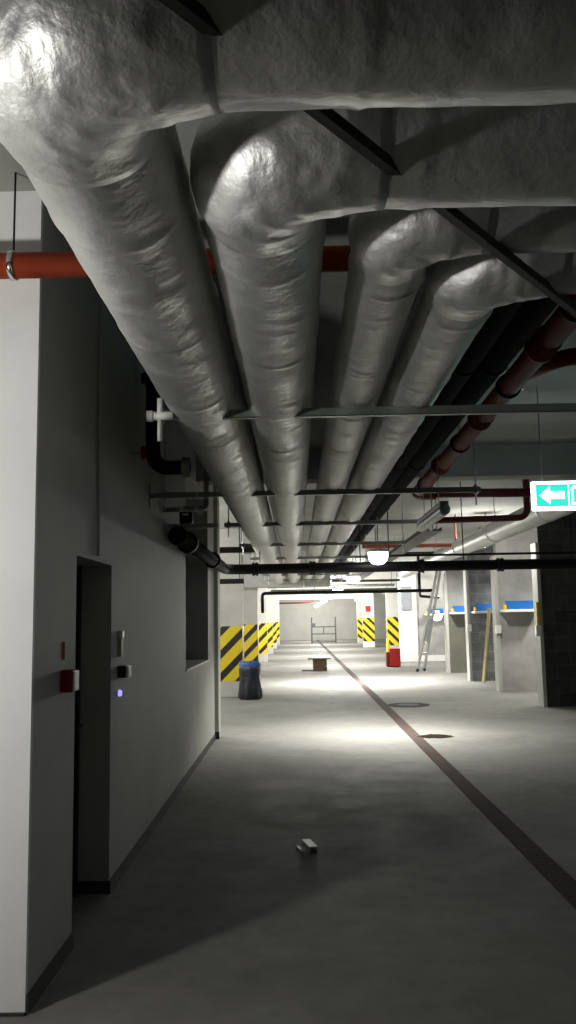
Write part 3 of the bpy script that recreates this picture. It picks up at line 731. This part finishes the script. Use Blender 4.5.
tag(obj('crumpled_rag', bm, 'grime'), 'dark crumpled rag on the floor right of the drain, before the manhole', 'rag')
# broken trim piece on the dark floor
bm = bmesh.new()
vs = box(bm, -.03, .03, -.11, .11, .035, .045) + box(bm, .024, .032, -.11, .11, 0, .036) + box(bm, -.032, -.024, -.11, .11, .01, .036)
vs2 = box(bm, -.075, -.055, -.07, .10, 0, .006)
R_ = Matrix.Rotation(math.radians(14), 4, 'Z')
for v in bm.verts: v.co = R_ @ v.co + Vector((.06, 6.42, .001))
tag(obj('profile_offcut', bm, 'offwhite_trim'), 'short pale metal profile piece lying on the dark floor', 'offcut')

# wooden box with board on top
t = thing('wooden_box', 'brown box with a flat board laid on top, standing on the bright floor', 'box', (.73, 28.4, 0))
obj('box_body', B((.50, .95, 28.2, 28.6, 0, .36)), 'wood', t, bevel=.008)
obj('top_board', B((.33, 1.06, 28.1, 28.7, .36, .40)), 'wood', t, bevel=.004)
obj('bottom_board', B((.12, .50, 28.25, 28.45, 0, .02)), 'wood', t)

# bin bag
def bag():
    t = thing('bin_bag', 'full black bin bag with a blue rim beside the nearest striped column', 'bin bag', (-1.03, 18.45, 0))
    prof = [(.22, 0), (.25, .03), (.25, .12), (.235, .3), (.215, .45), (.215, .6), (.21, .70), (.17, .735)]
    bm = bmesh.new(); rings = []; N = 36
    for r, h in prof:
        ring = []
        for k in range(N):
            a_ = 2 * PI * k / N; w = 1 + .10 * noise.noise(Vector((math.cos(a_) * 2, math.sin(a_) * 2, h * 4))) + .05 * math.sin(a_ * 7 + h * 9)
            ring.append(bm.verts.new((-1.03 + r * w * math.cos(a_), 18.45 + r * w * math.sin(a_), h)))
        rings.append(ring)
    for a_, b2 in zip(rings, rings[1:]):
        for k in range(N): bm.faces.new((a_[k], a_[(k + 1) % N], b2[(k + 1) % N], b2[k]))
    bm.faces.new(rings[0][::-1]); bm.faces.new(rings[-1])
    obj('bag_body', bm, 'bag', t, True)
    bm = bmesh.new(); rings = []
    for r, h in [(.215, .66), (.225, .70), (.225, .75), (.20, .79), (.17, .77), (.155, .74)]:
        ring = []
        for k in range(N):
            a_ = 2 * PI * k / N; w = 1 + .06 * math.sin(a_ * 5 + h * 20) + .04 * math.sin(a_ * 11)
            ring.append(bm.verts.new((-1.03 + r * w * math.cos(a_), 18.45 + r * w * math.sin(a_), h + .012 * math.sin(a_ * 6))))
        rings.append(ring)
    for a_, b2 in zip(rings, rings[1:]):
        for k in range(N): bm.faces.new((a_[k], a_[(k + 1) % N], b2[(k + 1) % N], b2[k]))
    obj('bag_rim', bm, 'bluebag', t, True)
bag()

# scaffold frame in front of the far wall
t = thing('scaffold_frame', 'thin grey scaffold frame standing before the far end wall', 'scaffold', (1.9, 60, 0))
for x in (1.02, 2.68):
    obj('upright', T(([(x, 60, 0), (x, 60, 1.82)], .05), n=10), 'cast', t)
for z in (1.15, .66, .12): obj('crossbar', T(([(1.02, 60, z), (2.68, 60, z)], .042), n=10), 'cast', t)
obj('brace', T(([(1.85, 60, .66), (1.85, 60, 1.15)], .035), n=8), 'cast', t)
obj('bracket', B((1.06, 1.28, 59.95, 60.05, 1.17, 1.40)), 'black_plastic', t)

# ------------------------------------------------------------------ world, camera, colour
w = bpy.data.worlds.new('world'); SC.world = w; w.use_nodes = True
w.node_tree.nodes['Background'].inputs[0].default_value = (.8, .9, .85, 1); w.node_tree.nodes['Background'].inputs[1].default_value = .0
cam = bpy.data.cameras.new('camera'); co = bpy.data.objects.new('camera', cam); COL.objects.link(co); SC.camera = co
cam.sensor_fit = 'VERTICAL'; cam.sensor_height = 36; cam.lens = 36 * 850 / 1024; cam.clip_start = .05; cam.clip_end = 300
P = math.radians(7.25); yaw = math.radians(-.47568); R = math.radians(1.0)
f = Vector((math.sin(yaw) * math.cos(P), math.cos(yaw) * math.cos(P), math.sin(P)))
r = Vector((math.cos(yaw), -math.sin(yaw), 0)); u = r.cross(f)
r2 = r * math.cos(R) - u * math.sin(R); u2 = u * math.cos(R) + r * math.sin(R)
m = Matrix((r2, u2, -f)).transposed().to_4x4(); m.translation = (0, 0, H); co.matrix_world = m
vs = SC.view_settings; vs.view_transform = 'Standard'; vs.look = 'None'; vs.gamma = 1; vs.use_curve_mapping = False; vs.exposure = 0
SC.display_settings.display_device = 'sRGB'
